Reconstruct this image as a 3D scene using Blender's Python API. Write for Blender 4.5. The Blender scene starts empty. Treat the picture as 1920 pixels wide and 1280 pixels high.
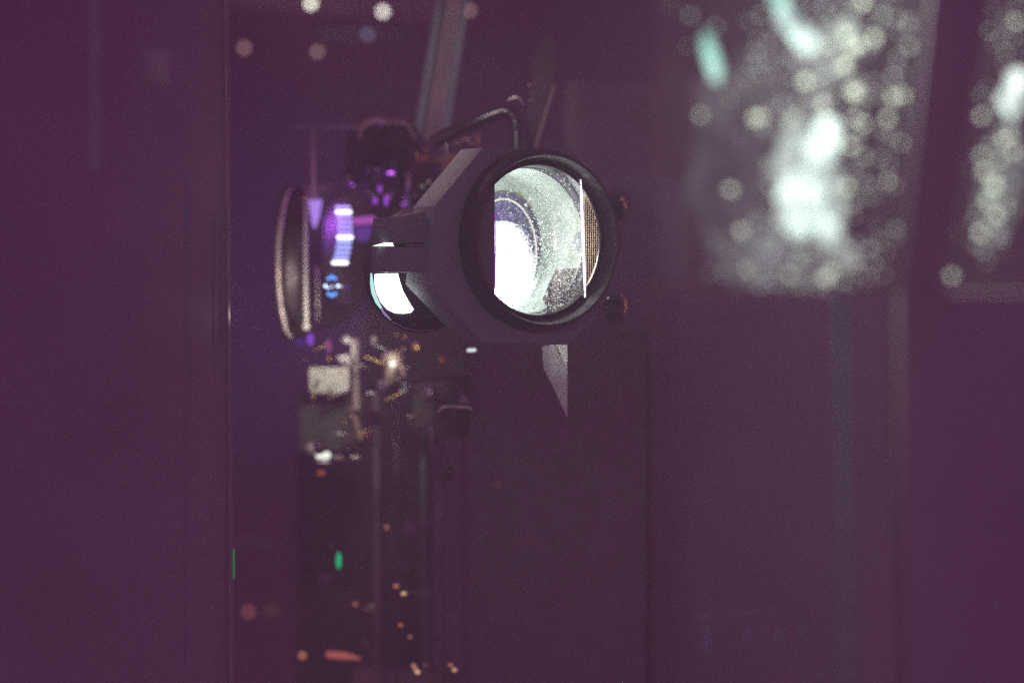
import bpy, bmesh, math, random
from mathutils import Vector, Matrix
random.seed(7)
D = bpy.data
SC = bpy.context.scene
COL = SC.collection
R = math.radians

# ------------------------------------------------------------------ camera
CAMZ = 1.30
K = 36.0 / 135.0 / 1920.0           # metres per photo pixel per metre of distance
cam = D.cameras.new("camera")
cam.lens = 135; cam.sensor_width = 36; cam.clip_start = 0.02; cam.clip_end = 50
cam.dof.use_dof = True; cam.dof.focus_distance = 2.40; cam.dof.aperture_fstop = 4.0
cam.dof.aperture_blades = 0
co = D.objects.new("camera", cam); COL.objects.link(co)
co.location = (0, 0, CAMZ); co.rotation_euler = (R(90), 0, 0)
SC.camera = co

# ------------------------------------------------------------------ world, exposure
w = D.worlds.new("World"); SC.world = w; w.use_nodes = True
bg = w.node_tree.nodes["Background"]
WORLD = (0.1300, 0.0350, 0.1090)
bg.inputs[0].default_value = (*WORLD, 1); bg.inputs[1].default_value = 1.0
SC.view_settings.view_transform = 'Standard'; SC.view_settings.look = 'None'
SC.view_settings.exposure = 0; SC.view_settings.gamma = 1
HAZE = 0.10
cy = SC.cycles
cy.use_denoising = False
cy.max_bounces = 6; cy.diffuse_bounces = 3; cy.glossy_bounces = 3
cy.transmission_bounces = 4; cy.transparent_max_bounces = 12; cy.volume_bounces = 3
cy.use_adaptive_sampling = False
cy.sample_clamp_indirect = 1.0
cy.sample_clamp_direct = 5.5

def P(px, py, y):
    return Vector(((px - 960) * K * y, y, CAMZ - (py - 640) * K * y))
def px_m(y):
    return K * y

# lens frame: origin at the middle of the big lens, n looks right and towards the camera
TH = R(33)
C0 = P(1012, 450, 2.40)
N = Vector((math.sin(TH), -math.cos(TH), 0)); U = Vector((math.cos(TH), math.sin(TH), 0)); V = Vector((0, 0, 1))
def L(u, v, w_):                     # mm in the lens frame, w_ is depth behind the front
    return C0 + U * (u * .001) + V * (v * .001) - N * (w_ * .001)
def LP(px, py, w_):                  # a photo pixel met on the plane w_ mm behind the lens front
    o = Vector((0, 0, CAMZ)); d = P(px, py, 1.0) - o
    p0 = C0 - N * (w_ * .001)
    t = (p0 - o).dot(N) / d.dot(N)
    return o + d * t

# ------------------------------------------------------------------ lamps
def lamp(kind, name, loc, energy, color, radius=.01, target=None, size=40, blend=.5):
    l = D.lights.new(name, kind); l.energy = energy; l.color = color
    if kind == 'AREA':
        l.size = radius
    else:
        l.shadow_soft_size = radius
    if kind == 'SPOT':
        l.spot_size = R(size); l.spot_blend = blend
    o = D.objects.new(name, l); COL.objects.link(o); o.location = loc
    if target is not None:
        o.rotation_euler = (Vector(target) - Vector(loc)).to_track_quat('-Z', 'Y').to_euler()
    return o
# unseen lamp added above the port glass, lighting its dust in the beam's place
lamp('SPOT', 'pane_light', P(1640, -240, 1.92), 9, (.93, 1, .93), .004, P(1580, 270, 1.7), 66, .8)
# unseen warm key light added above and left, behind the bracket plane: rakes the chamfers and the metal
lamp('SPOT', 'key_light', P(420, -260, 2.45), 1.5, (1, .78, .68), .02, P(800, 380, 2.45), 46, .8)
# unseen cream fill added to brighten the mechanism
lamp('SPOT', 'mechanism_fill_light', P(690, 600, 2.57), .80, (1, .95, .80), .012, P(625, 700, 2.74), 56, .8)
lamp('SPOT', 'front_fill_light', P(300, -200, 1.55), 1.3, (.85, .88, 1), .05, P(960, 460, 2.4), 34, .9)
lamp('POINT', 'barrel_light', L(-10, 20, 40), .085, (.95, 1, .96), .003)  # barrel points are unseen fills added to brighten its wall and dust
lamp('POINT', 'barrel_light', L(26, -4, 18), .024, (1, .95, .85), .003)
lamp('SPOT', 'spindle_light', P(900, 110, 2.52), .09, (1, .86, .74), .012, P(870, 250, 2.70), 80, .9)  # unseen spot added to bring out the brass
lamp('SPOT', 'overhead_fill_light', P(900, -170, 2.66), .5, (.95, .85, .82), .02, P(820, 200, 2.86), 56, .9)  # unseen spot added to lift the film strip and top parts
lamp('SPOT', 'edge_light', P(446, 590, 2.322), .002, (1, .93, .85), .002, P(431, 590, 2.328), 120, 1)  # unseen spot added to brighten the partition's edge trim
lamp('SPOT', 'wedge_light', P(1085, 560, 2.445), .10, (.95, .95, .92), .003, P(1045, 690, 2.47), 80, .9)  # unseen spot added in place of lens light bouncing onto the wedge
# violet lamp leak behind the fly wheel
lamp('POINT', 'violet_leak_light', P(612, 400, 2.82), .05, (.50, .12, 1.0), .004)
lamp('POINT', 'violet_leak_light', P(690, 425, 2.72), .025, (.62, .12, 1.0), .004)
lamp('POINT', 'violet_leak_light', P(556, 655, 2.82), .02, (.42, .10, 1.0), .004)
# blue spill on the wall at the left
lamp('SPOT', 'blue_spill_light', P(560, 520, 3.66), .22, (.10, .12, 1.0), .01, P(475, 520, 3.9), 100, .9)
lamp('SPOT', 'side_fill_light', P(400, 600, 2.63), .5, (1, .86, .74), .03, P(550, 520, 2.77), 60, .9)  # unseen fill behind the partition, added for the fly wheel's edge
# amber lamp low at the foot of the mechanism
lamp('SPOT', 'amber_lamp_light', P(640, 1100, 2.70), .08, (1, .42, .22), .005, P(660, 1230, 2.88), 60, .9)

# ------------------------------------------------------------------ materials
def mat(name, col, rough=.5, metal=0., spec=.5, var=.25, scale=60, bump=.0, emit=None, estr=0, coat=0):
    m = D.materials.new(name); m.use_nodes = True
    nt = m.node_tree; b = nt.nodes["Principled BSDF"]
    b.inputs['Roughness'].default_value = rough; b.inputs['Metallic'].default_value = metal
    b.inputs['Specular IOR Level'].default_value = spec
    if coat: b.inputs['Coat Weight'].default_value = coat
    tc = nt.nodes.new('ShaderNodeTexCoord')
    n = nt.nodes.new('ShaderNodeTexNoise'); n.inputs['Scale'].default_value = scale; n.inputs['Detail'].default_value = 6
    nt.links.new(tc.outputs['Object'], n.inputs['Vector'])
    mr = nt.nodes.new('ShaderNodeMapRange'); mr.inputs['From Min'].default_value = .3; mr.inputs['From Max'].default_value = .7
    mr.inputs['To Min'].default_value = 1 - var; mr.inputs['To Max'].default_value = 1 + var
    nt.links.new(n.outputs['Fac'], mr.inputs['Value'])
    mx = nt.nodes.new('ShaderNodeVectorMath'); mx.operation = 'SCALE'
    mx.inputs[0].default_value = col
    nt.links.new(mr.outputs['Result'], mx.inputs['Scale'])
    nt.links.new(mx.outputs['Vector'], b.inputs['Base Color'])
    mr2 = nt.nodes.new('ShaderNodeMapRange'); mr2.inputs['From Min'].default_value = .3; mr2.inputs['From Max'].default_value = .7
    mr2.inputs['To Min'].default_value = max(.03, rough - .08); mr2.inputs['To Max'].default_value = min(1, rough + .08)
    n2 = nt.nodes.new('ShaderNodeTexNoise'); n2.inputs['Scale'].default_value = scale * 3; n2.inputs['Detail'].default_value = 4
    nt.links.new(tc.outputs['Object'], n2.inputs['Vector'])
    nt.links.new(n2.outputs['Fac'], mr2.inputs['Value']); nt.links.new(mr2.outputs['Result'], b.inputs['Roughness'])
    if bump:
        bp = nt.nodes.new('ShaderNodeBump'); bp.inputs['Strength'].default_value = bump; bp.inputs['Distance'].default_value = .0006
        n3 = nt.nodes.new('ShaderNodeTexNoise'); n3.inputs['Scale'].default_value = 1400; n3.inputs['Detail'].default_value = 2
        nt.links.new(tc.outputs['Object'], n3.inputs['Vector'])
        nt.links.new(n3.outputs['Fac'], bp.inputs['Height']); nt.links.new(bp.outputs['Normal'], b.inputs['Normal'])
    if emit:
        b.inputs['Emission Color'].default_value = (*emit, 1); b.inputs['Emission Strength'].default_value = estr
    return m
M = {}
M['black'] = mat('black_crackle_paint', (.29, .26, .28), .6, bump=.5, var=.15)
M['slate'] = mat('slate_satin_paint', (.28, .40, .38), .55, bump=.6, var=.12)
M['bracket'] = mat('anodised_bracket', (.25, .29, .32), .55, bump=.7, var=.12, scale=40)
M['panel'] = mat('booth_panel_paint', (.40, .38, .40), .8, bump=.3, var=.10, scale=9)
M['panel_near'] = mat('port_panel_paint', (.42, .40, .43), .85, bump=.3, var=.10, scale=9)
M['trim'] = mat('grey_trim_paint', (.46, .58, .54), .6, var=.2, scale=30)
M['steel'] = mat('worn_steel', (.62, .60, .58), .36, 1, var=.2)
M['dark_steel'] = mat('dark_steel', (.20, .19, .20), .3, 1, var=.2)
M['brass'] = mat('brass', (.86, .62, .27), .35, 1, var=.1)
M['copper'] = mat('copper', (.9, .42, .28), .4, 1, var=.1)
M['cream'] = mat('cream_card', (.72, .74, .62), .7, var=.12, scale=40)
M['white'] = mat('white_enamel', (.8, .8, .75), .45, var=.1)
M['rubber'] = mat('black_rubber', (.20, .185, .20), .8, 0, .2, var=.1)
M['deep'] = mat('soot_black_paint', (.10, .09, .10), .8, 0, .2, var=.3)
M['gloss'] = mat('gloss_black', (.035, .035, .045), .12, 0, .8, var=.1, coat=.5)
M['hood'] = mat('hood_black', (.055, .05, .06), .5, 0, .25, var=.2, bump=.2)
M['barrel'] = mat('barrel_inside', (.40, .47, .42), .6, var=.3, scale=45)
M['violet_glass'] = mat('coated_glass', (.045, .022, .12), .2, 0, .6, var=.7, scale=500, coat=.6)
M['blue_metal'] = mat('blued_metal', (.008, .012, .03), .3, 0, var=.5, scale=200)
M['film'] = mat('film_stock', (.16, .16, .18), .4, 0, .4, var=.3, scale=25)
M['film_sheen'] = mat('film_sheen', (.70, .48, .42), .35, 0, .7, var=.3, scale=25)
M['purple_metal'] = mat('violet_lit_metal', (.75, .7, .8), .3, .9, var=.2)


M['wall'] = mat('booth_back_wall', (.26, .235, .26), .9, var=.15, scale=3)

M['mark'] = mat('mark_paint', (.30, .42, .42), .7)
def glow(name, col, s):
    m = D.materials.new(name); m.use_nodes = True; nt = m.node_tree
    nt.nodes.remove(nt.nodes["Principled BSDF"])
    e = nt.nodes.new('ShaderNodeEmission'); e.inputs[0].default_value = (*col, 1); e.inputs[1].default_value = s
    nt.links.new(e.outputs[0], nt.nodes['Material Output'].inputs['Surface'])
    if name != 'second_glass': m.cycles.emission_sampling = 'NONE'
    return m
def thin(name, col, density, gloss=.06, rough=.05, noise=None, transl=True):
    """thin glass or film: mostly lets light through, the rest scatters it"""
    m = D.materials.new(name); m.use_nodes = True; nt = m.node_tree
    nt.nodes.remove(nt.nodes["Principled BSDF"])
    tr = nt.nodes.new('ShaderNodeBsdfTransparent')
    di = nt.nodes.new('ShaderNodeBsdfTranslucent' if transl else 'ShaderNodeBsdfDiffuse'); di.inputs[0].default_value = (*col, 1)
    df = nt.nodes.new('ShaderNodeBsdfDiffuse'); df.inputs[0].default_value = (*col, 1)
    sc = nt.nodes.new('ShaderNodeMixShader'); sc.inputs[0].default_value = .2
    nt.links.new(di.outputs[0], sc.inputs[1]); nt.links.new(df.outputs[0], sc.inputs[2])
    mx = nt.nodes.new('ShaderNodeMixShader'); mx.inputs[0].default_value = density
    nt.links.new(tr.outputs[0], mx.inputs[1]); nt.links.new(sc.outputs[0], mx.inputs[2])
    if noise:
        tc = nt.nodes.new('ShaderNodeTexCoord'); n = nt.nodes.new('ShaderNodeTexNoise')
        n.inputs['Scale'].default_value = noise; n.inputs['Detail'].default_value = 8
        nt.links.new(tc.outputs['Object'], n.inputs['Vector'])
        mr = nt.nodes.new('ShaderNodeMapRange'); mr.inputs['From Min'].default_value = .35; mr.inputs['From Max'].default_value = .7
        mr.inputs['To Min'].default_value = density * .25; mr.inputs['To Max'].default_value = density * 1.9
        nt.links.new(n.outputs['Fac'], mr.inputs['Value']); nt.links.new(mr.outputs['Result'], mx.inputs[0])
    out = mx
    if gloss:
        gl = nt.nodes.new('ShaderNodeBsdfGlossy'); gl.inputs['Roughness'].default_value = rough
        m2 = nt.nodes.new('ShaderNodeMixShader'); m2.inputs[0].default_value = gloss
        nt.links.new(mx.outputs[0], m2.inputs[1]); nt.links.new(gl.outputs[0], m2.inputs[2]); out = m2
    nt.links.new(out.outputs[0], nt.nodes['Material Output'].inputs['Surface'])
    return m
M['grain'] = thin('pane_grain', (.86, .95, .76), 1.0, 0)
M['dust'] = thin('dust_grain', (.93, .95, .92), 1.0, 0)
M['dust_dim'] = thin('dust_grain_fine', (.85, .95, .88), .55, 0)
M['pane'] = thin('dusty_pane', (.85, .88, .80), .0025, .03, noise=16)
M['tan_grid'] = thin('tan_screen', (.95, .74, .46), 1.0, 0)
M['pink_streak'] = thin('rose_streak', (1, .80, .83), .8, 0)
M['pale_streak'] = thin('pale_streak', (1, .93, .95), .35, 0)
M['lens_glass'] = thin('lens_glass', (.8, .9, .85), .05, .04, noise=300)

# ------------------------------------------------------------------ mesh helpers
def obj(name, bm, m, parent=None, smooth=None, kind=None):
    me = D.meshes.new(name)
    bmesh.ops.recalc_face_normals(bm, faces=bm.faces)
    bm.to_mesh(me); bm.free()
    me.materials.append(M[m] if isinstance(m, str) else m)
    if smooth:
        me.shade_smooth()
        me.set_sharp_from_angle(angle=R(smooth))
    o = D.objects.new(name, me); COL.objects.link(o)
    if parent is not None: o.parent = parent
    if kind: o['kind'] = kind
    return o
def prism_bm(pts, off, bev=0., seg=1):
    """closed outline of world points swept by the vector off"""
    bm = bmesh.new()
    a = [bm.verts.new(p) for p in pts]; b = [bm.verts.new(p + off) for p in pts]
    bm.faces.new(a); bm.faces.new(b[::-1])
    n = len(pts)
    for i in range(n):
        bm.faces.new((a[i], b[i], b[(i + 1) % n], a[(i + 1) % n]))
    bmesh.ops.recalc_face_normals(bm, faces=bm.faces)
    if bev:
        bmesh.ops.bevel(bm, geom=list(bm.edges), offset=bev, segments=seg, profile=.5, affect='EDGES', clamp_overlap=True)
    return bm
def slab(name, poly, y, t, m, parent=None, bev=.0008, back=None):
    """outline given in photo pixels at distance y, thickness t metres"""
    pts = [P(a, b, y) for a, b in poly]
    return obj(name, prism_bm(pts, back if back is not None else Vector((0, t, 0)), bev, 2), m, parent, 40)
def slabL(name, poly, w0, w1, m, parent=None, bev=.0006):
    pts = [LP(a, b, w0) for a, b in poly]
    return obj(name, prism_bm(pts, -N * ((w1 - w0) * .001), bev, 2), m, parent, 40)
def rect(x0, y0, x1, y1):
    return [(x0, y0), (x1, y0), (x1, y1), (x0, y1)]
def ell(cx, cy_, rx, ry, n=32, a0=0, a1=360):
    full = abs(a1 - a0) >= 360
    k = n if full else n + 1
    return [(cx + rx * math.cos(R(a0 + (a1 - a0) * i / n)), cy_ - ry * math.sin(R(a0 + (a1 - a0) * i / n))) for i in range(k)]
def lathe_bm(c, axis, prof, n=64, xs=1.):
    axis = axis.normalized()
    up = Vector((0, 0, 1)) if abs(axis.z) < .9 else Vector((1, 0, 0))
    e1 = up.cross(axis).normalized(); e2 = axis.cross(e1).normalized()
    bm = bmesh.new(); rows = []
    for r, h in prof:
        if r < 1e-7:
            rows.append([bm.verts.new(c + axis * h)])
        else:
            rows.append([bm.verts.new(c + axis * h + e1 * (r * xs * math.cos(2 * math.pi * i / n)) + e2 * (r * math.sin(2 * math.pi * i / n))) for i in range(n)])
    for a, b in zip(rows, rows[1:]):
        for i in range(n):
            j = (i + 1) % n
            if len(a) == 1 and len(b) == 1: continue
            if len(a) == 1: bm.faces.new((a[0], b[i], b[j]))
            elif len(b) == 1: bm.faces.new((a[i], b[0], a[j]))
            else: bm.faces.new((a[i], b[i], b[j], a[j]))
    return bm
def lathe(name, c, axis, prof, m, parent=None, n=64, xs=1., sm=35):
    return obj(name, lathe_bm(c, axis, prof, n, xs), m, parent, sm)
def disc_prof(r, h, b):
    return [(0, -h), (r - b, -h), (r - b * .3, -h + b * .3), (r, -h + b), (r, h - b), (r - b * .3, h - b * .3), (r - b, h), (0, h)]
def tube_bm(pts, r, n=10, cap=True):
    bm = bmesh.new(); rows = []
    rr = r if isinstance(r, (list, tuple)) else [r] * len(pts)
    prev = None
    for i, p in enumerate(pts):
        t = (pts[min(i + 1, len(pts) - 1)] - pts[max(i - 1, 0)]).normalized()
        if prev is None:
            ref = Vector((0, 1, 0)) if abs(t.y) < .9 else Vector((0, 0, 1))
            e1 = t.cross(ref).normalized()
        else:
            e1 = (prev - t * prev.dot(t)).normalized()
        prev = e1; e2 = t.cross(e1)
        rows.append([bm.verts.new(p + (e1 * math.cos(2 * math.pi * k / n) + e2 * math.sin(2 * math.pi * k / n)) * rr[i]) for k in range(n)])
    for a, b in zip(rows, rows[1:]):
        for k in range(n): bm.faces.new((a[k], a[(k + 1) % n], b[(k + 1) % n], b[k]))
    if cap: bm.faces.new(rows[0][::-1]); bm.faces.new(rows[-1])
    return bm
def tube(name, pts, r, m, parent=None, n=10):
    return obj(name, tube_bm(pts, r, n), m, parent, 50)
def rod(name, a, b, y, rp, m, parent=None, y2=None):
    """rod between two photo pixels, radius in pixels, rounded ends"""
    p, q = P(*a, y), P(*b, y2 or y); r = rp * px_m(y); d = (q - p).normalized()
    pts = [p - d * r * .9, p - d * r * .6, p, q, q + d * r * .6, q + d * r * .9]
    return obj(name, tube_bm(pts, [r * .35, r * .8, r, r, r * .8, r * .35], 14), m, parent, 50)
def ball_bm(c, rx, ry, rz, seg=14):
    bm = bmesh.new()
    bmesh.ops.create_uvsphere(bm, u_segments=seg, v_segments=seg // 2 + 1, radius=1)
    for v in bm.verts: v.co = Vector((v.co.x * rx, v.co.y * ry, v.co.z * rz)) + c
    return bm
def bulb(name, px, py, y, rp, m, parent=None, rz=None):
    c = P(px, py, y); r = rp * px_m(y)
    return obj(name, ball_bm(c, r, r, (rz or rp) * px_m(y)), m, parent, 60)
def screw(px, py, y, rp, m, parent, name='screw'):
    """domed slotted head facing the camera"""
    r = rp * px_m(y)
    return lathe(name, P(px, py, y), Vector((0, -1, 0)), [(0, r * .6), (r * .45, r * .52), (r * .85, r * .25), (r, 0), (r, -r), (0, -r)], m, parent, 18)
def empty(name, loc, label, cat, group=None):
    o = D.objects.new(name, None); COL.objects.link(o); o.location = (0, 0, 0)
    # the mesh children are built in world coordinates; shift them when all is done
    o['_base'] = list(loc); o['label'] = label; o['category'] = cat
    if group: o['group'] = group
    return o
def tag(o, label, cat, group=None):
    o['label'] = label; o['category'] = cat
    if group: o['group'] = group
    return o

# ------------------------------------------------------------------ setting
slab('back_wall', rect(-900, -900, 2900, 2300), 3.9, .1, 'wall', bev=0)['kind'] = 'structure'
floor = obj('floor', prism_bm([Vector((-1.2, 1.2, .0)), Vector((1.2, 1.2, 0)), Vector((1.2, 3.9, 0)), Vector((-1.2, 3.9, 0))], Vector((0, 0, -.05))), 'wall', kind='structure')

# left partition, its edge trim standing in the plane of focus
part = empty('partition_wall', P(200, 1300, 2.3), 'dark booth partition filling the left edge of the view with a thin bright edge strip', 'partition')
slab('panel', [(-420, -400), (421, -400), (436, 1600), (-420, 1600)], 2.33, .03, 'panel', part)
slab('edge_trim', [(419, -60), (422.5, -60), (431.5, 640), (434, 1340), (430.5, 1340), (428, 640)], 2.325, .0045, mat('edge_strip_metal', (.46, .44, .42), .5, .0), part, .0002)
slab('cover_strip', rect(166, -100, 186, 320), 2.15, .006, 'trim', part)
slab('cover_strip', rect(344, 330, 349, 1250), 2.28, .004, 'slate', part)
slab('cover_strip', rect(397, 400, 400, 700), 2.31, .004, 'slate', part)
slab('cover_strip', rect(409, 420, 412, 640), 2.31, .004, 'slate', part)
slab('switch_plate', rect(270, 92, 318, 158), 2.1, .008, mat('plate_paint', (.40, .44, .42), .7), part)
slab('green_reflection', rect(437, 1028, 439.5, 1084), 2.34, .003, glow('green_reflection', (.0, .5, .16), .35), part, 0)  # glowing strip paints the green lamp's reflection on the frame

# ------------------------------------------------------------------ projector
pj = empty('film_projector', P(850, 1500, 2.8), 'film projector with a glowing anamorphic lens in a cut cornered bracket', 'projector')
# body
slab('housing', [(880, 640), (1212, 640), (1212, 1700), (880, 1700)], 2.72, .36, 'rubber', pj, .003)
slab('housing_cover', [(1216, 636), (1238, 636), (1238, 1700), (1216, 1700)], 2.80, .3, 'black', pj, .002)
slab('upper_housing', [(1060, 150), (1240, 160), (1240, 632), (1060, 632)], 2.86, .25, 'black', pj, .003)
slab('side_plate', [(1150, 334), (1291, 334), (1291, 518), (1150, 518)], 2.60, .012, 'bracket', pj, .001)
slab('base_column', [(556, 735), (800, 735), (800, 1700), (556, 1700)], 3.02, .2, 'deep', pj, .003)
slab('gear_case', [(690, 330), (880, 330), (880, 735), (690, 735)], 3.05, .15, 'deep', pj, .01)
# scratches on the side plate
for (a, b) in (((1213, 444), (1277, 427)), ((1170, 480), (1183, 472)), ((1225, 412), (1246, 404)), ((1176, 392), (1190, 378))):
    tube('scratch', [P(*a, 2.598), P(*b, 2.598)], .00025, 'steel', pj, 5)

# lens bracket ------------------------------------------------------
def holed_plate(name, poly, r, w0, w1, m, parent):
    n = 96; outer = [LP(a, b, w0) for a, b in poly]; c = L(0, 0, w0)
    inn = [c + U * (r * .001 * math.cos(2 * math.pi * i / n)) + V * (r * .001 * math.sin(2 * math.pi * i / n)) for i in range(n)]
    def hit(p):                      # where the spoke through p leaves the outline
        d = (p - c).normalized(); best = None
        for a, b in zip(outer, outer[1:] + outer[:1]):
            ax, ay = (a - c).dot(U), (a - c).z; bx, by = (b - c).dot(U), (b - c).z; dx, dy = d.dot(U), d.z
            ex, ey = bx - ax, by - ay; den = dx * ey - dy * ex
            if abs(den) < 1e-12: continue
            t = (ax * ey - ay * ex) / den; q = (ax * dy - ay * dx) / den
            if t > 0 and -1e-6 <= q <= 1 + 1e-6 and (best is None or t < best): best = t
        return c + d * best
    # spokes also through the outline's own corners so that they stay sharp
    ang = sorted([math.atan2((p - c).z, (p - c).dot(U)) for p in inn] + [math.atan2((p - c).z, (p - c).dot(U)) for p in outer])
    ips = [c + U * (r * .001 * math.cos(a)) + V * (r * .001 * math.sin(a)) for a in ang]; ops = [hit(p) for p in ips]
    off = -N * ((w1 - w0) * .001); bm = bmesh.new()
    A, B = [bm.verts.new(p) for p in ips], [bm.verts.new(p) for p in ops]
    A2, B2 = [bm.verts.new(p + off) for p in ips], [bm.verts.new(p + off) for p in ops]
    k = len(ang)
    for i in range(k):
        j = (i + 1) % k
        bm.faces.new((A[i], B[i], B[j], A[j])); bm.faces.new((A2[i], A2[j], B2[j], B2[i]))
        bm.faces.new((B[i], B2[i], B2[j], B[j])); bm.faces.new((A[i], A[j], A2[j], A2[i]))
    bmesh.ops.recalc_face_normals(bm, faces=bm.faces)
    es = [e for e in bm.edges if e.calc_face_angle(0) > R(20)]
    bmesh.ops.bevel(bm, geom=es, offset=.0006, segments=2, profile=.5, affect='EDGES', clamp_overlap=True)
    return obj(name, bm, m, parent, 40)
hb = holed_plate('lens_bracket', [(905, 277), (1066, 279), (1118, 332), (1118, 594), (1064, 646), (906, 642), (800, 532), (815, 386)], 49.0, 4, 29, 'bracket', pj)
# ring of the opening stands proud of the bracket
cc = L(0, 0, 0)
lathe('lens_hood', cc, N, [(r * .001, -w_ * .001) for r, w_ in
      [(57, 10), (57.5, 2), (57, -3), (55.5, -7), (53.6, -9), (52.8, -9), (52.0, -7), (51.2, 0), (50.0, 1.2), (49.4, 5), (48.2, 6), (47.6, 14), (48.4, 18)]], 'hood', pj, 96, 1, 30)
lathe('retaining_ring', cc, N, [(r * .001, -w_ * .001) for r, w_ in [(49.6, 3), (47.6, 1.2), (46.9, 1.4), (46.4, 3.5), (45.9, 9), (46.4, 13), (48, 18)]], 'gloss', pj, 96)
bl = lathe('lens_barrel', cc, N, [(r * .001, -w_ * .001) for r, w_ in [(46.2, 18), (45.6, 30), (44.8, 60), (44, 70), (0.001, 70.5), (0.001, 73), (49, 73), (49, 17), (46.3, 17)]], 'barrel', pj, 96)
# blued ring just inside
lathe('inner_ring', cc, N, [(r * .001, -w_ * .001) for r, w_ in [(46.3, 12), (45.7, 14), (45.4, 17), (45.6, 19), (46.2, 19)]], 'blue_metal', bl, 96)
# dark stepped ring round the rear element and the pale rim
def oval_ring(name, cx, cy_, rx, ry, w_, tr, m, parent, n=72):
    bm = bmesh.new(); rows = []
    for i in range(n):
        a = 2 * math.pi * i / n
        c = LP(cx + rx * math.cos(a), cy_ + ry * math.sin(a), w_)
        out = (U * math.cos(a) - V * math.sin(a))
        rows.append([bm.verts.new(c + (out * math.cos(b) + N * math.sin(b)) * tr * .001) for b in [2 * math.pi * k / 8 for k in range(8)]])
    for i in range(n):
        a, b = rows[i], rows[(i + 1) % n]
        for k in range(8): bm.faces.new((a[k], a[(k + 1) % 8], b[(k + 1) % 8], b[k]))
    return obj(name, bm, m, parent, 60)
def oval_disc(name, cx, cy_, rx, ry, w_, dome, m, parent, n=56, rings=8):
    bm = bmesh.new(); c = bm.verts.new(LP(cx, cy_, w_) + N * dome * .001); prev = None
    for k in range(1, rings + 1):
        f = k / rings
        row = [bm.verts.new(LP(cx + rx * f * math.cos(2 * math.pi * i / n), cy_ + ry * f * math.sin(2 * math.pi * i / n), w_) + N * dome * (1 - f * f) * .001) for i in range(n)]
        for i in range(n):
            j = (i + 1) % n
            if prev is None: bm.faces.new((c, row[i], row[j]))
            else: bm.faces.new((prev[i], row[i], row[j], prev[j]))
        prev = row
    return obj(name, bm, m, parent, 80)
oval_disc('rear_glass', 944, 474, 73, 113, 66, 1.5, 'violet_glass', bl)
oval_ring('rear_rim', 944, 474, 62, 101, 63.5, .7, M['white'], bl)
# the lamp seen through the rear element: an uneven bright pool
lm = D.materials.new('lamp_glow'); lm.use_nodes = True; nt = lm.node_tree
nt.nodes.remove(nt.nodes["Principled BSDF"])
e = nt.nodes.new('ShaderNodeEmission'); e.inputs[0].default_value = (.90, 1, .97, 1); e.inputs[1].default_value = 5.5
tr = nt.nodes.new('ShaderNodeBsdfTransparent'); mx = nt.nodes.new('ShaderNodeMixShader')
tc = nt.nodes.new('ShaderNodeTexCoord'); vm = nt.nodes.new('ShaderNodeVectorMath'); vm.operation = 'DISTANCE'; vm.inputs[1].default_value = (.5, .5, .5)
no = nt.nodes.new('ShaderNodeTexNoise'); no.inputs['Scale'].default_value = 700; no.inputs['Detail'].default_value = 8; no.inputs['Roughness'].default_value = .7
ma = nt.nodes.new('ShaderNodeMath'); ma.operation = 'MULTIPLY_ADD'; ma.inputs[1].default_value = .62
mr = nt.nodes.new('ShaderNodeMapRange'); mr.inputs['From Min'].default_value = .62; mr.inputs['From Max'].default_value = .86; mr.inputs['To Min'].default_value = 1; mr.inputs['To Max'].default_value = 0
nt.links.new(tc.outputs['Generated'], vm.inputs[0]); nt.links.new(tc.outputs['Object'], no.inputs['Vector'])
nt.links.new(no.outputs['Fac'], ma.inputs[0]); nt.links.new(vm.outputs['Value'], ma.inputs[2])
nt.links.new(ma.outputs[0], mr.inputs['Value']); nt.links.new(mr.outputs['Result'], mx.inputs[0])
nt.links.new(tr.outputs[0], mx.inputs[1]); nt.links.new(e.outputs[0], mx.inputs[2])
nt.links.new(mx.outputs[0], nt.nodes['Material Output'].inputs['Surface'])
oval_disc('lamp', 940, 518, 84, 104, 58, 1.0, lm, bl)
# lower dark baffle, pink and pale light streaks painted as tubes, slender wire
slabL('baffle', [(1042, 503), (1090, 503), (1090, 550), (1064, 578), (1030, 584), (1018, 560)], 22, 23, mat('baffle_grey', (.36, .37, .36), .6, var=.5, scale=120), bl, .0003)
tube('rod', [LP(1043, 515, 18), LP(1043, 545, 18), LP(1047, 574, 18)], [.0009, .0012, .0015], 'pink_streak', bl, 10)
tube('rod', [LP(1057, 545, 17), LP(1057, 576, 17)], .0004, 'brass', bl, 8)
tube('rod', [LP(1040, 390, 28), LP(1041, 470, 28)], .0013, 'pale_streak', bl, 10)
# side plates that square the opening
def seg_poly(x, side, r=48.0, w_=12):
    """part of the opening disc beyond the vertical line through u=x, world points"""
    a = math.acos(max(-1, min(1, abs(x) / r))); pts = []
    for i in range(25):
        t = -a + 2 * a * i / 24
        pts.append(L(side * r * math.cos(t), r * math.sin(t), w_))
    return pts
uL = (LP(928, 450, 3) - C0).dot(U) * 1000; uR = (LP(1095, 450, 2.2) - C0).dot(U) * 1000
obj('side_baffle', prism_bm(seg_poly(uL, -1, 48.0, 3), -N * .0025, .0002), 'rubber', pj, 40)
sb = bmesh.new(); sb.faces.new([sb.verts.new(p) for p in seg_poly(uR + .6, 1, 46.3, 2.6)])
sg = obj('screen_backing', sb, 'tan_grid', pj)
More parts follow.
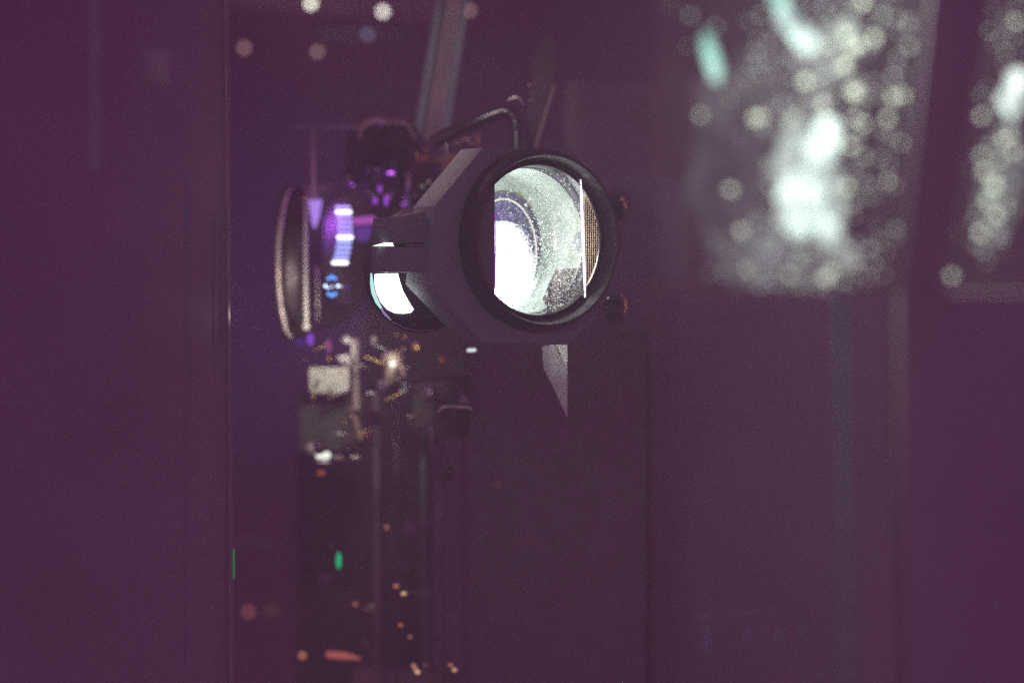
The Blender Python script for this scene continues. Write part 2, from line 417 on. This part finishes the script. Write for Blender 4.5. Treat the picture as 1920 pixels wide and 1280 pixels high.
# fine grid before the backing: real bars, too small to pick apart
gb = bmesh.new()
def bar(bm, a, b, wd, dp):
    d = (b - a).normalized(); s = d.cross(N).normalized() * wd * .5; n_ = N * dp
    vs = [bm.verts.new(p + q + r_) for p in (a, b) for q in (-s, s) for r_ in (n_ * 0, n_)]
    for f in ((0, 1, 3, 2), (4, 6, 7, 5), (0, 4, 5, 1), (2, 3, 7, 6), (0, 2, 6, 4), (1, 5, 7, 3)): bm.faces.new([vs[i] for i in f])
u = uR + 1.0
while u < 46:
    h = math.sqrt(46 ** 2 - u * u) * .92
    bar(gb, L(u, -h, 2.2), L(u, h, 2.2), .00062, .0005); u += 1.5
v = -40.
while v < 40:
    um = math.sqrt(max(0, 46 ** 2 - v * v))
    if um > uR + 1.6: bar(gb, L(uR + .6, v, 2.2), L(um, v, 2.2), .00042, .0004)
    v += 1.05
g = obj('grid_screen', gb, 'rubber', pj); g['kind'] = 'stuff'
# edges of the opening: emission paints their shine and colour fringes
tube('edge_shine', [LP(1088.5, 332, 1.6), LP(1090, 370, 1.6), LP(1093.5, 450, 1.6), LP(1096, 520, 1.6), LP(1097.5, 580, 1.6)], [.0003, .0008, .0009, .0008, .0002],
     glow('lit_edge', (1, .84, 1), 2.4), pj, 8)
tube('edge_fringe', [LP(1088, 350, 3), LP(1090, 400, 3), LP(1093, 450, 3), LP(1096.5, 560, 3)], .0006, glow('magenta_fringe', (.55, .10, .62), .9), pj, 8)
tube('edge_fringe', [LP(929, 400, 2.6), LP(929, 470, 2.6), LP(928, 540, 2.6)], [.0002, .0004, .0003], glow('violet_fringe', (.42, .03, .8), 1.0), pj, 8)
# front glass and dust on it
fg = oval_disc('front_glass', 1004, 450, 116, 139, 7, 2.2, 'lens_glass', pj)
def cap(bm, c, ax, r, n=6, h=.25):
    e1 = Vector((0, 0, 1)).cross(ax).normalized(); e2 = ax.cross(e1)
    ph = random.random() * 6
    t = bm.verts.new(c + ax * r * h)
    ring = [bm.verts.new(c + (e1 * math.cos(ph + 6.2832 * i / n) + e2 * math.sin(ph + 6.2832 * i / n)) * r * random.uniform(.75, 1.2)) for i in range(n)]
    for i in range(n): bm.faces.new((t, ring[i], ring[(i + 1) % n]))
db = bmesh.new()
for i in range(3400):
    a = random.uniform(935, 1090); b = random.uniform(318, 588)
    dx, dy = (a - 1012) / 140, (b - 450) / 138
    if dx * dx + dy * dy > .98: continue
    # denser on the lower right and round the rear element
    keep = .30 + .5 * (a > 1000) * (b > 380) + .35 * (b > 495)
    if a < 1000 and b < 370: keep = .12
    if random.random() > keep: continue
    r = random.choice((.24, .27, .32, .38, .5)) * random.uniform(.8, 1.3)
    if random.random() < .035: r *= 2.3
    cap(db, LP(a, b, 4.4), N, r * .001, 5, .2)
d_ = obj('lens_dust', db, 'dust', fg); d_['kind'] = 'stuff'
for pts in ([(1003, 352), (1009, 361), (1017, 367)], [(1074, 378), (1077, 385), (1080, 392)], [(1069, 314), (1077, 306)]):
    tube('scratch', [LP(a, b, 4.4) for a, b in pts], .00022, 'dust', fg, 5)
tube('scratch', [LP(1122, 392, -9), LP(1127, 386, -9)], .00015, 'steel', pj, 5)
tube('edge_glint', [LP(1115, 599, 3.6), LP(1068, 643, 3.6)], .00016, 'copper', pj, 5)
tube('edge_glint', [LP(1068, 281, 3.6), LP(1085, 300, 3.6)], .00014, 'steel', pj, 5)
# bracket arm and clamp blocks
slabL('arm_block', [(730, 407), (838, 407), (838, 455), (730, 455)], 10, 30, 'bracket', pj, .0008)
slabL('arm_block', [(724, 463), (842, 463), (842, 510), (724, 510)], 9, 27, 'bracket', pj, .0008)
slabL('arm_cap', [(744, 408), (773, 402), (790, 397), (820, 392), (830, 407), (744, 409)], 14, 28, 'black', pj, .0008)
tube('wire_clip', [LP(a, b, 20) for a, b in [(742, 407), (748, 401), (757, 398.5), (770, 398.5), (778, 400), (784, 405)]], .0005, 'steel', pj, 8)
slabL('lit_gap', [(700, 461), (739, 451.5), (736, 456), (738, 461.5)], 16, 17, glow('beam_gap', (.95, 1, .98), 3.2), pj, 0)  # glowing wedge paints light leaking through the gap
tube('edge_glint', [LP(762, 459.5, 9), LP(796, 459.5, 9)], .00025, 'steel', pj, 6)
# second lens; emission in glass and rims paints lamp light passing through
s2 = LP(800, 505, 50)
ax2 = N
b2 = lathe('second_lens', s2, ax2, [(r * .001, -w_ * .001) for r, w_ in [(28, -4), (33, -4), (36.5, -1), (39.3, 3), (40, 8), (38, 14), (20, 16), (0, 16), (0, 8), (28, 8), (28, -4)]], 'hood', pj, 80)
glass2 = [(704, 514), (746, 512.5), (750, 528), (756, 546), (766, 564), (776, 580), (770, 586), (757, 588), (742, 587), (727, 580), (715, 566), (707, 548), (703.5, 530)]
slabL('glass', glass2, 44, 45, glow('second_glass', (.92, 1, .97), 3.2), b2, 0)
def strip(name, pts, rr, w_, m, parent):
    return tube(name, [LP(a, b, w_) for a, b in pts], [r * .001 for r in rr], m, parent, 8)
strip('rim', [(696, 512), (697, 530), (700, 548), (707, 566), (718, 583)], [.5, 1.1, 1.3, 1.2, .5], 43.5, glow('teal_rim_glow', (.55, .95, .93), 1.1), b2)
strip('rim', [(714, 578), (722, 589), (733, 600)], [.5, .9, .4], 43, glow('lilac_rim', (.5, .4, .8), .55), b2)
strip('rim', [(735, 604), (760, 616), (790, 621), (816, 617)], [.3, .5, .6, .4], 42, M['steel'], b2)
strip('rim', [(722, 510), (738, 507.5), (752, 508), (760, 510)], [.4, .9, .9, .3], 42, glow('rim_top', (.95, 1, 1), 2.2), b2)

# mechanism to the left of the lens --------------------------------
Y = 2.74
fly = lathe('fly_wheel', P(549, 494, Y + .03), Vector((1, .12, 0)), disc_prof(.0565, .0105, .009), mat('wheel_steel', (.12, .11, .12), .5, .6, var=.3), pj, 72)
oval = [P(549 + 26 * math.cos(R(a)), 492 + 141 * math.sin(R(a)), Y - .02) for a in range(95, 272, 8)]
tube('rim', oval, [.0012 + .0012 * math.sin(math.pi * i / (len(oval) - 1)) for i in range(len(oval))], mat('rim_highlight_steel', (.55, .48, .46), .45, .6, var=.4, scale=120), fly, 12)  # half rim tube stands in for the highlight on the wheel's edge
rod('guide_rod', (573, 376), (574.5, 612), Y - .035, 4.2, 'white', pj)
bulb('knob', 574, 612, Y - .05, 8, 'white', pj)
bulb('knob', 571, 372, Y - .05, 6.5, 'brass', pj)
rod('guide_rod', (594, 505), (596, 600), Y + .06, 5, 'steel', pj)
rod('guide_rod', (587, 246), (588, 372), Y, 4.5, mat('tarnished_rod', (.55, .45, .42), .45, var=.2), pj)
rod('cross_bar', (548, 237), (690, 239), Y, 3.5, 'slate', pj)
lathe('drive_wheel', P(604, 480, Y + .20), Vector((1, -.5, 0)), disc_prof(.055, .012, .004), 'purple_metal', pj, 64)
lathe('drive_wheel', P(652, 470, Y + .13), Vector((1, -.25, 0)), disc_prof(.042, .008, .003), 'rubber', pj, 64)
# knurled wheel: glowing bars paint the light and reflections on its teeth
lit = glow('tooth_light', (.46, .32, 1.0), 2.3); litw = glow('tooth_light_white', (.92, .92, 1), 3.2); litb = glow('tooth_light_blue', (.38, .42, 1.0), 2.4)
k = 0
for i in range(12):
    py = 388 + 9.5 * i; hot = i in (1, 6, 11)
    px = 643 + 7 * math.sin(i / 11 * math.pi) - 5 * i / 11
    rod('tooth_glint', (px - 13, py), (px + 12, py), 2.67, 3.4 if hot else 2.3, litw if hot else (lit if i < 6 else litb), pj)
# pink and violet light painted as glowing blocks behind
slab('glow_block', [(660, 408), (704, 404), (704, 419), (660, 421)], Y, .01, glow('pink_block', (.55, .12, .62), .8), pj, .002)
slab('glow_block', [(664, 424), (698, 424), (690, 452), (668, 452)], Y + .02, .01, glow('violet_block', (.16, .06, .42), .7), pj, .002)
slab('glow_block', [(578, 374), (604, 374), (598, 410), (590, 430), (585, 420)], Y + .02, .004, glow('violet_flag', (.48, .26, .95), 1.1), pj, .001)
for a, b, c, d in ((712, 354, 4, 8), (703, 376, 5, 7), (724, 376, 4, 11), (760, 384, 9, 3.2)):  # glowing beads stand in for violet reflections on the metal
    bulb('glint_bead', a, b, 2.72, c, glow('violet_spot', (.40, .08, .78), .95), pj, d)
bulb('glint_bead', 527, 606, Y + .08, 9, glow('violet_low', (.22, .08, .8), .8), pj, 13)
bulb('glint_bead', 582, 636, Y + .06, 5, glow('violet_low_b', (.35, .10, .9), 1.0), pj, 11)
bulb('glint_bead', 563, 640, Y + .08, 7, glow('violet_low_c', (.12, .05, .5), .5), pj, 7)
bulb('glint_bead', 552, 627, Y + .05, 13, 'white', pj, 8)  # white bead stands in for the wheel's lower highlight
# blue display cross
blu = glow('blue_led', (.10, .34, 1.0), 2.6)
for a, b in ((616, 522), (628, 522), (616, 551), (628, 551), (622, 554), (622, 519)):
    bulb('display_led', a, b, 2.67, 3.0, blu, pj)
wl = glow('white_led', (.55, .75, 1.0), 6)
for a, b, r in ((610, 536, 2.2), (616, 539, 1.6), (634, 536, 2.4), (624, 537, 1.2), (641, 537, .8)):
    bulb('display_led', a, b, 2.665, r, wl, pj)
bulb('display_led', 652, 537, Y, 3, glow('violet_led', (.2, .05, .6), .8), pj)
# top knob and turned brass spindle
lathe('reel_knob', P(722, 290, Y + .02), Vector((1, -.35, 0)), [(0, -.021), (.024, -.021), (.0265, -.017), (.027, -.006), (.023, -.002), (.023, .004), (.0262, .008), (.0255, .018), (.020, .022), (0, .022)], 'gloss', pj, 64)
lathe('spindle', P(818, 300, 2.74), Vector((1, -.15, .02)), [(0, -.014), (.0035, -.014), (.0045, -.0125), (.0045, -.010), (.0030, -.009), (.0026, 0), (.0030, .009), (.0048, .010), (.0048, .0125), (.0035, .014), (0, .014)], 'brass', pj, 40)
lathe('sleeve', P(790, 352, 2.74), Vector((1, -.1, 0)), disc_prof(.02, .011, .003), 'gloss', pj, 48)
bulb('jewel', 766, 344, 2.72, 4, 'white', pj, 13)
for a, b, r in ((757, 232, 5), (776, 254, 5), (846, 256, 5), (832, 268, 4), (855, 268, 5)):
    screw(a, b, 2.72, r, 'steel', pj)
rod('pin', (868, 269), (898, 271), 2.66, 3.6, mat('rose_steel', (.8, .6, .6), .35, 1), pj)
screw(798, 281, 2.74, 5, 'brass', pj)
bulb('jewel', 753, 290, 2.74, 5, 'dark_steel', pj, 5)
# post with an elbow behind the bracket
tube('support_arm', [P(a, b, 2.62) for a, b in ((810, 268), (850, 246), (905, 222), (940, 208), (958, 210), (966, 226), (968, 250), (968, 330))], .0048, 'gloss', pj, 14)
slab('support_post', [(1000, 100), (1042, 40), (1046, 130), (1006, 285), (985, 285), (988, 200)], 2.66, .02, 'rubber', pj, .003)
slab('post_edge', [(1036, 160), (1042, 160), (1007, 278), (999, 278)], 2.655, .003, mat('worn_edge', (.55, .42, .38), .45), pj, .0004)
tube('elbow_highlight', [P(a, b, 2.60) for a, b in ((950, 190), (960, 184), (970, 183), (978, 189), (983, 198))], [.0006, .0014, .0016, .0012, .0005], 'steel', pj, 10)  # steel tube paints the highlight on the elbow
for a, b, r in ((993, 160, 4.4), (995, 174, 2.6), (995, 188, 3.2)): screw(a, b, 2.62, r, 'steel', pj)

tube('knob_highlight', [P(a, b, 2.74) for a, b in ((674, 262), (676, 244), (686, 232), (704, 226), (735, 230), (760, 231), (768, 240), (776, 262))], [.0012, .0020, .0026, .0024, .0020, .0020, .0016, .0010], mat('highlight_steel', (.66, .52, .48), .42, .7, var=.3), pj, 12)  # brown tube paints the highlight along the knob's top
tube('cam_rail', [P(a, b, 2.76) for a, b in ((676, 250), (672, 300), (680, 350), (700, 366))], .0016, 'dark_steel', pj, 10)
# crowd of small links, rollers and screws on the mechanism plate
random.seed(21)
def clutter(n, x0, y0, x1, y1, ya, yb, mats, sc=1.):
    for i in range(n):
        x, y = random.uniform(x0, x1), random.uniform(y0, y1); d = random.uniform(ya, yb); m = random.choice(mats); q = random.random()
        if q < .35:
            a = random.choice((0, 0, 90, 90, 20, -25)); l = random.uniform(6, 22) * sc; dx, dy = l * math.cos(R(a)), l * math.sin(R(a))
            rod('link', (x - dx, y - dy), (x + dx, y + dy), d, random.uniform(1.5, 3.5) * sc, m, pj)
        elif q < .7:
            screw(x, y, d, random.uniform(2.2, 4.6) * sc, m, pj)
        else:
            lathe('roller', P(x, y, d), Vector((1, random.uniform(-.8, .8), random.uniform(-.3, .3))), disc_prof(random.uniform(.003, .006) * sc, random.uniform(.0015, .004) * sc, .0008), m, pj, 24)
clutter(34, 665, 640, 880, 850, 2.66, 2.74, ['steel', 'dark_steel', 'brass', 'dark_steel', 'black', 'steel'])
clutter(16, 570, 640, 680, 850, 2.70, 2.74, ['steel', 'dark_steel', 'dark_steel', 'brass'])
clutter(18, 650, 300, 790, 400, 2.68, 2.76, ['dark_steel', 'dark_steel', 'steel', 'dark_steel'])
clutter(14, 760, 250, 900, 330, 2.62, 2.72, ['dark_steel', 'steel', 'brass'])
clutter(26, 560, 880, 850, 1250, 2.64, 2.76, ['black', 'dark_steel', 'dark_steel'])
for k_, (x, w_) in enumerate(((705, 5), (742, 3), (822, 6), (868, 3))):
    rod('shaft', (x, 740), (x + 4, 1330), 2.86, w_, 'dark_steel' if k_ % 2 else 'black', pj)
# below the fly wheel
slab('mount_plate', rect(579, 688, 655, 737), Y, .004, 'cream', pj, .0012)
rod('post', (666, 640), (668, 765), Y + .01, 7, mat('tarnished_post', (.42, .36, .33), .4, var=.3), pj)
tube('chrome_hook', [P(a, b, Y - .02) for a, b in ((640, 640), (648, 635), (656, 636), (661, 646), (662, 668))], .0013, 'white', pj, 12)
bulb('knob', 650, 637, Y - .03, 7.5, 'white', pj)
rod('pin', (616, 640), (617, 656), Y, 4, glow('rose_glint', (.45, .12, .35), .7), pj)  # emission paints a pink glint
bulb('knob', 617, 672, Y, 5.5, 'brass', pj)
slab('cam_plate', [(630, 668), (652, 662), (670, 672), (676, 690), (656, 692), (640, 684)], Y + .02, .006, 'steel', pj, .001)
slab('cam_plate', [(712, 664), (738, 656), (760, 668), (752, 700), (736, 722), (716, 724), (722, 690)], Y + .01, .008, mat('bronze_cam', (.55, .47, .38), .4, .6), pj, .002)
bulb('knob', 745, 660, Y - .02, 5, 'brass', pj)
bulb('knob', 757, 655, Y - .02, 5, mat('rose_knob', (.7, .5, .5), .35, .8), pj)
bulb('bright_knob', 736, 682, Y - .02, 5, glow('knob_glint', (.95, 1, .88), 2.4), pj)  # emission paints the knob's white glint
rod('lever', (752, 685), (758, 704), Y, 5, mat('bronze_lever', (.6, .42, .36), .4, .7), pj)
bulb('knob', 701, 636, Y, 6, mat('pale_knob', (.5, .42, .42), .5), pj)
for a, b, r in ((744, 628, 3), (759, 632, 4.5)): bulb('knob', a, b, 2.7, r, 'copper', pj)
rod('pin', (688, 737), (702, 737), Y, 3.4, 'steel', pj); rod('pin', (750, 733), (764, 733), Y, 3.4, 'steel', pj)
slab('gear_plate', [(556, 742), (682, 742), (676, 846), (560, 846)], Y + .03, .01, 'deep', pj, .002)
rod('guide_rod', (660, 765), (676, 822), Y + .02, 6, mat('rust_rod', (.40, .26, .22), .5), pj)
bulb('knob', 690, 815, Y + .02, 4, 'copper', pj)
rod('roller', (598, 853), (614, 853), Y, 6.4, glow('roller_glint', (.90, .95, .80), 1.5), pj)  # emission paints the white glint along the roller
rod('roller_lower_bar', (596, 866), (616, 866), Y + .005, 5, 'steel', pj)  # steel bar just below the roller
rod('roller_arm', (628, 858), (672, 857), Y, 4.5, mat('roller_arm', (.62, .52, .46), .4, .5), pj)
bulb('knob', 583, 840, Y + .02, 11, mat('dull_knob', (.42, .36, .38), .5), pj)
bulb('red_reflection_bead', 602, 886, Y + .02, 8, glow('red_spot', (.62, .13, .10), .8), pj, 3)  # glowing bead stands in for a red reflection
# glinting arms under the bracket
tube('glint_arm', [P(a, b, 2.6) for a, b in ((768, 716), (800, 708), (830, 710), (860, 704), (878, 699), (884, 705), (886, 716))], [.0006, .0012, .0012, .0014, .0016, .0014, .0008], 'dark_steel', pj, 10)
rod('cross_pin', (878, 656.5), (890, 656), 2.58, 3.0, glow('pin_glint', (.75, .85, .85), 1.3), pj)  # emission paints the comet-shaped highlight on the pin
tube('lower_link', [P(a, b, 2.58) for a, b in ((822, 774), (827, 765), (840, 762), (880, 764), (884, 768))], .0009, mat('link_steel', (.7, .62, .6), .35, 1), pj, 10)
slab('film_gate', [(770, 722), (884, 704), (884, 820), (774, 820)], 2.76, .05, 'deep', pj, .003)
rod('thin_rod', (792, 780), (800, 1260), 2.8, 3.5, 'slate', pj)
bulb('knob', 932, 908, 2.72, 6, mat('dull_brass', (.5, .42, .38), .4), pj, 9)
# lens light cast under the bracket, shaped as a wedge plate and facet
slab('light_wedge', [(1016, 648), (1064, 640), (1064, 784), (1040, 732), (1018, 690)], 2.47, .004, mat('grey_wedge', (.55, .52, .54), .6, var=.25, scale=60), pj, .0004)
slab('light_facet', [(1040, 640), (1063, 640), (1063, 694)], 2.4694, .002, mat('pale_facet', (.85, .9, .78), .5), pj, .0002)
# green LED; amber beads and arcs glow in place of reflections on metal
bulb('green_lamp', 635, 1050, Y - .02, 4.5, glow('green_led', (0, .60, .22), .95), pj, 16)
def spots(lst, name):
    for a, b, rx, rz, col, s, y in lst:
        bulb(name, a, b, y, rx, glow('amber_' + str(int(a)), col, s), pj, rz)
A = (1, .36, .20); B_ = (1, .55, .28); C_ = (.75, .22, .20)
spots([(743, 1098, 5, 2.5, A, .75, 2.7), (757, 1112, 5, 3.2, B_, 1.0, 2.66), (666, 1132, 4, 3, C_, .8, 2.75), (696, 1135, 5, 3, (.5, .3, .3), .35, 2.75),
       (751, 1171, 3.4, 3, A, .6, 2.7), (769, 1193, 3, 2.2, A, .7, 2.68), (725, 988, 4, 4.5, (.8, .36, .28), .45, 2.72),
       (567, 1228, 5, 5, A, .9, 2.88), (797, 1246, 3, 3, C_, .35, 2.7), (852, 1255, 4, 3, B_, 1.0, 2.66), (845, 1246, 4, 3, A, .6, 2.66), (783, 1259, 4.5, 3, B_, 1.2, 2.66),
       (466, 1146, 6, 6, C_, .9, 3.35), (510, 1143, 14, 8, (.4, .2, .2), .18, 3.3), (500, 1018, 6, 6, (.4, .25, .25), .2, 3.2)], 'amber_lamp')  # glowing beads stand in for orange reflections on the metal
tube('amber_link', [P(a, b, Y) for a, b in ((612, 1226), (630, 1227), (650, 1229), (676, 1234))], [.0022, .0026, .0024, .0008], glow('amber_link', (.52, .13, .11), .75), pj, 12)  # glowing arc stands in for an orange reflection
tube('amber_link', [P(a, b, 2.68) for a, b in ((774, 1244), (778, 1252), (783, 1258))], .0010, glow('amber_link_b', (.75, .30, .22), .9), pj, 10)  # glowing arc stands in for an orange reflection
rod('thin_rod', (763, 1110), (802, 1108), 2.68, 1.6, mat('dull_rod', (.5, .4, .38), .5, .5), pj)
rod('handle', (450, 1014), (498, 1017), 3.2, 7, 'trim', pj)
slab('foot_plate', [(660, 1255), (850, 1262), (850, 1500), (660, 1500)], 2.9, .05, 'black', pj, .003)
# small clamps at the right of the lens
for pts in ([(1166, 368), (1171, 378), (1174, 392)], [(1163, 550), (1172, 562), (1175, 575), (1171, 588)]):
    tube('clamp_edge', [P(a, b, 2.47) for a, b in pts], [.0008, .0012, .0012, .0006][:len(pts)], 'brass', pj, 8)
bulb('knob', 1166, 375, 2.46, 3.2, 'brass', pj); bulb('knob', 1169, 557, 2.46, 3.4, 'brass', pj)
lathe('clamp_knob', P(1158, 575, 2.5), Vector((1, -.4, 0)), disc_prof(.011, .007, .003), 'gloss', pj, 36)
lathe('clamp_knob', P(1158, 385, 2.5), Vector((1, -.4, 0)), disc_prof(.010, .007, .003), 'gloss', pj, 36)
for a, b in ((1146, 570), (1154, 578)): bulb('screw', a, b, 2.47, 3, 'dark_steel', pj)

# ------------------------------------------------------------------ film strip going up to the reel
fs = empty('film_strip', P(808, 262, 2.9), 'dark film strip rising slanted from the projector to the top edge', 'film strip')
def lerp(a, b, t): return (a[0] + (b[0] - a[0]) * t, a[1] + (b[1] - a[1]) * t)
TL, TR, BL, BR = (832, -80), (892, -80), (776, 262), (838, 262)
def fseg(a, b, y, t, m, name):
    slab(name, [lerp(TL, TR, a), lerp(TL, TR, b), lerp(BL, BR, b), lerp(BL, BR, a)], y, t, m, fs, .0004)
fseg(0, 1, 2.90, .001, 'film', 'band'); fseg(.0, .17, 2.893, .003, 'slate', 'edge_band'); fseg(.38, .46, 2.893, .003, 'film_sheen', 'sheen_streak')  # brown streaks paint reflections running along the film
fseg(.62, .70, 2.893, .003, 'film_sheen', 'sheen_streak'); fseg(.82, 1, 2.893, .003, 'slate', 'edge_band')

# ------------------------------------------------------------------ lamps on the ceiling behind
cb = slab('ceiling_beam', [(428, -120), (880, -120), (872, 30), (760, 44), (428, 6)], 3.5, .05, mat('beam_paint', (.45, .40, .40), .7, var=.3, scale=8), bev=.002)
tag(cb, 'pale ceiling beam crossing the top edge behind the projector', 'beam')
for i, (a, b, r, col, s, lab) in enumerate([
    (583, 7, 7, (1, 1, .82), 4.2, 'bright cream bulb at the top edge, left of the other bright one'),
    (718, 22, 7, (1, .93, .86), 3.8, 'bright pinkish white bulb between the cream bulb and the film strip'),
    (458, 90, 6, (.8, .45, .40), 1.3, 'dim reddish bulb nearest the partition edge'),
    (595, 97, 6, (.8, .50, .45), 1.2, 'dim reddish bulb straight below the bright cream bulb'),
    (881, 20, 6, (.8, .45, .45), 1.2, 'dim reddish bulb just right of the film strip'),
    (689, 65, 7, (.42, .42, .62), .8, 'faint bluish round bulb below the bright pinkish white bulb')]):
    t = bulb('hanging_bulb', a, b, 3.42, r, glow('bulb_glow_%d' % int(a), col, s))
    tag(t, lab, 'bulb', 'bulbs glowing in the dark behind the projector')
    c = P(a, b, 3.42); rr = r * px_m(3.42)
    lathe('socket', c + Vector((0, 0, rr * .7)), Vector((0, 0, 1)), [(0, .012), (.002, .012), (rr * .55, .009), (rr * .6, 0), (rr * .5, -.001)], 'rubber', t, 16)
rl = slab('lamp_rail', [(590, 58), (770, 58), (770, 72), (590, 72)], 3.46, .01, mat('rail_paint', (.30, .36, .40), .6)); tag(rl, 'faint grey rail under the bulbs', 'rail')

# ------------------------------------------------------------------ port window at the right, nearer than the lens
pw = empty('port_window', P(1500, 1300, 1.7), 'projection port window with brightly lit dusty glass at the upper right', 'window')
YP = 1.70
def pane(poly):
    return slab('pane', poly, YP, .003, 'pane', pw, 0)
p1 = pane([(1222, -120), (1765, -120), (1690, 552), (1236, 552)])
p2 = pane([(1878, -120), (2080, -120), (2080, 560), (1766, 560)])
slab('mullion', [(1765, -160), (1878, -160), (1766, 560), (1690, 552)], YP - .004, .014, 'panel_near', pw, .001)
slab('lower_panel', [(1236, 556), (1672, 556), (1690, 1500), (1262, 1500)], 2.9, .01, 'panel', pw, .001)
slab('side_panel', [(1690, 548), (2200, 548), (2200, 1500), (1694, 1500)], YP - .006, .02, 'panel_near', pw, .001)
slab('edge_strip', [(1662, 380), (1668, 380), (1692, 1330), (1684, 1330)], YP - .004, .003, mat('brass_strip', (.30, .30, .22), .6), pw, .0002)
slab('post', [(1560, 556), (1598, 556), (1606, 1400), (1566, 1400)], 2.05, .01, 'slate', pw, .001)
slab('ledge', [(1304, 1154), (1530, 1137), (1530, 1142), (1304, 1160)], 2.1, .008, M['mark'], pw, .0003)
for a, b, c, d in ((1316, 1172, 1334, 1228), (1394, 1172, 1407, 1212), (1428, 1170, 1438, 1206), (1452, 1176, 1466, 1208), (1495, 1154, 1510, 1212), (1340, 1172, 1356, 1180)):
    slab('raised_mark', rect(a, b, c, d), 2.1, .003, M['mark'], pw, .0003)

# dust grains on the panes, and pale patches painting blotches of light
nv = Vector((0, -1, 0))
g1 = bmesh.new(); g2 = bmesh.new()
def grain(bm, px, py, r):
    cap(bm, P(px, py, YP - .0006), nv, r * px_m(YP), 8, .15)
for px, py, r in [(1510, 152, 6), (1583, 124, 7), (1601, 172, 8), (1587, 62, 6), (1545, 195, 6), (1417, 222, 6), (1430, 218, 4), (1314, 216, 3.5), (1370, 355, 5), (1390, 432, 5),
                  (1587, 350, 6), (1675, 183, 5), (1692, 178, 4), (1664, 222, 4.5), (1664, 340, 3.2), (1640, 70, 5), (1617, 5, 5), (1598, 90, 6), (1610, 85, 5), (1400, 505, 4),
                  (1550, 520, 6), (1560, 508, 5), (1480, 515, 4), (1555, 85, 5), (1595, 275, 5), (1490, 220, 4.5), (1480, 230, 4), (1620, 232, 4), (1604, 222, 4), (1690, 268, 3),
                  (1840, 218, 4), (1882, 262, 5), (1845, 322, 5), (1864, 346, 7), (1850, 375, 5), (1868, 405, 5.5), (1836, 436, 5), (1784, 516, 4.5), (1905, 40, 4), (1895, 255, 4),
                  (1840, 292, 4), (1900, 285, 4), (1875, 300, 3.6), (1887, 385, 3)]:
    grain(g1, px, py, r * 1.45)
for i in range(420):
    x = random.gauss(1560, 95); y = random.uniform(-30, 545)
    if not (1250 < x < 1722 - y * .09): continue
    grain(g2, x, y, random.uniform(2.0, 4.8))
for i in range(90):
    y = random.uniform(-30, 500); x = 1900 - (y) * .10 + random.gauss(0, 30)
    grain(g2, x, y, random.uniform(2.0, 4.4))
for i in range(50):
    grain(g2, random.uniform(1330, 1600), random.uniform(440, 545), random.uniform(2.0, 4.0))
gd = obj('pane_dust', g1, 'grain', pw); gd['kind'] = 'stuff'
ge = obj('fine_pane_dust', g2, 'dust_dim', pw); ge['kind'] = 'stuff'
def light_patch(poly, dens, col, ax=None):
    """an uneven pale film painting a blotch of light on the pane"""
    pts = [P(a, b, YP - .0012) for a, b in poly]
    bm = bmesh.new(); c = sum(pts, Vector()) / len(pts)
    cv = bm.verts.new(c); ring = [bm.verts.new(p) for p in pts]
    for i in range(len(pts)): bm.faces.new((cv, ring[i], ring[(i + 1) % len(pts)]))
    return obj('light_patch', bm, thin('light_patch_film', col, min(1., dens * 1.9), 0, noise=60), pw)
def blob(cx, cy_, rx, ry, rot=0, n=22, j=.13):
    out = []
    for i in range(n):
        a = 2 * math.pi * i / n; k_ = 1 + random.uniform(-j, j)
        x, y = rx * k_ * math.cos(a), ry * k_ * math.sin(a); c, s = math.cos(R(rot)), math.sin(R(rot))
        out.append((cx + x * c - y * s, cy_ + x * s + y * c))
    return out
WH = (.86, 1, .95); TE = (.45, .93, .80)
light_patch(blob(1500, 385, 46, 62), .8, WH)
light_patch(blob(1542, 268, 34, 50, 20), .6, WH)
light_patch(blob(1556, 440, 22, 34, -30), .40, WH)
light_patch(blob(1585, 480, 20, 24, -30), .20, (.85, .95, .88))
light_patch(blob(1520, 330, 60, 120, -12), .12, WH); light_patch(blob(1524, 322, 20, 50, 18), .2, WH); light_patch(blob(1440, 300, 150, 240), .018, (.8, .85, .9))
light_patch(blob(1334, 108, 15, 50, -14), .20, TE); light_patch(blob(1338, 130, 12, 24, -12), .25, (.75, .97, .93))
light_patch(blob(1490, 50, 22, 50, -36), .28, (.70, .97, .93)); light_patch(blob(1508, 72, 22, 28, -40), .40, WH)
light_patch(blob(1462, -4, 18, 24, -30), .20, TE)
light_patch(blob(1898, 190, 24, 26), .55, WH); light_patch(blob(1906, 150, 18, 20), .45, WH)
light_patch(blob(1560, 90, 70, 60), .05, WH); light_patch(blob(1880, 330, 44, 150, 10), .035, WH); light_patch(blob(1470, 480, 110, 60), .03, WH)

# ------------------------------------------------------------------ haze added to veil the blacks plum
hz = bmesh.new(); bmesh.ops.create_cube(hz, size=1)
for v in hz.verts: v.co = Vector((v.co.x * 4.0, 1.8 + v.co.y * 4.8, .65 + v.co.z * 3.3))
hm = D.materials.new('haze'); hm.use_nodes = True; nt = hm.node_tree; nt.nodes.remove(nt.nodes['Principled BSDF'])
pv = nt.nodes.new('ShaderNodeVolumePrincipled'); pv.inputs['Color'].default_value = (.95, .95, .95, 1); pv.inputs['Density'].default_value = HAZE
nt.links.new(pv.outputs[0], nt.nodes['Material Output'].inputs['Volume'])
hzo = obj('haze', hz, hm); hzo['kind'] = 'stuff'

# put every Empty at its thing's base without moving the parts
for o in list(COL.objects):
    if o.type == 'EMPTY' and '_base' in o:
        b = Vector(o['_base']); del o['_base']; o.location = b
        for ch in COL.objects:
            if ch.parent == o: ch.matrix_parent_inverse = Matrix.Translation(-b)
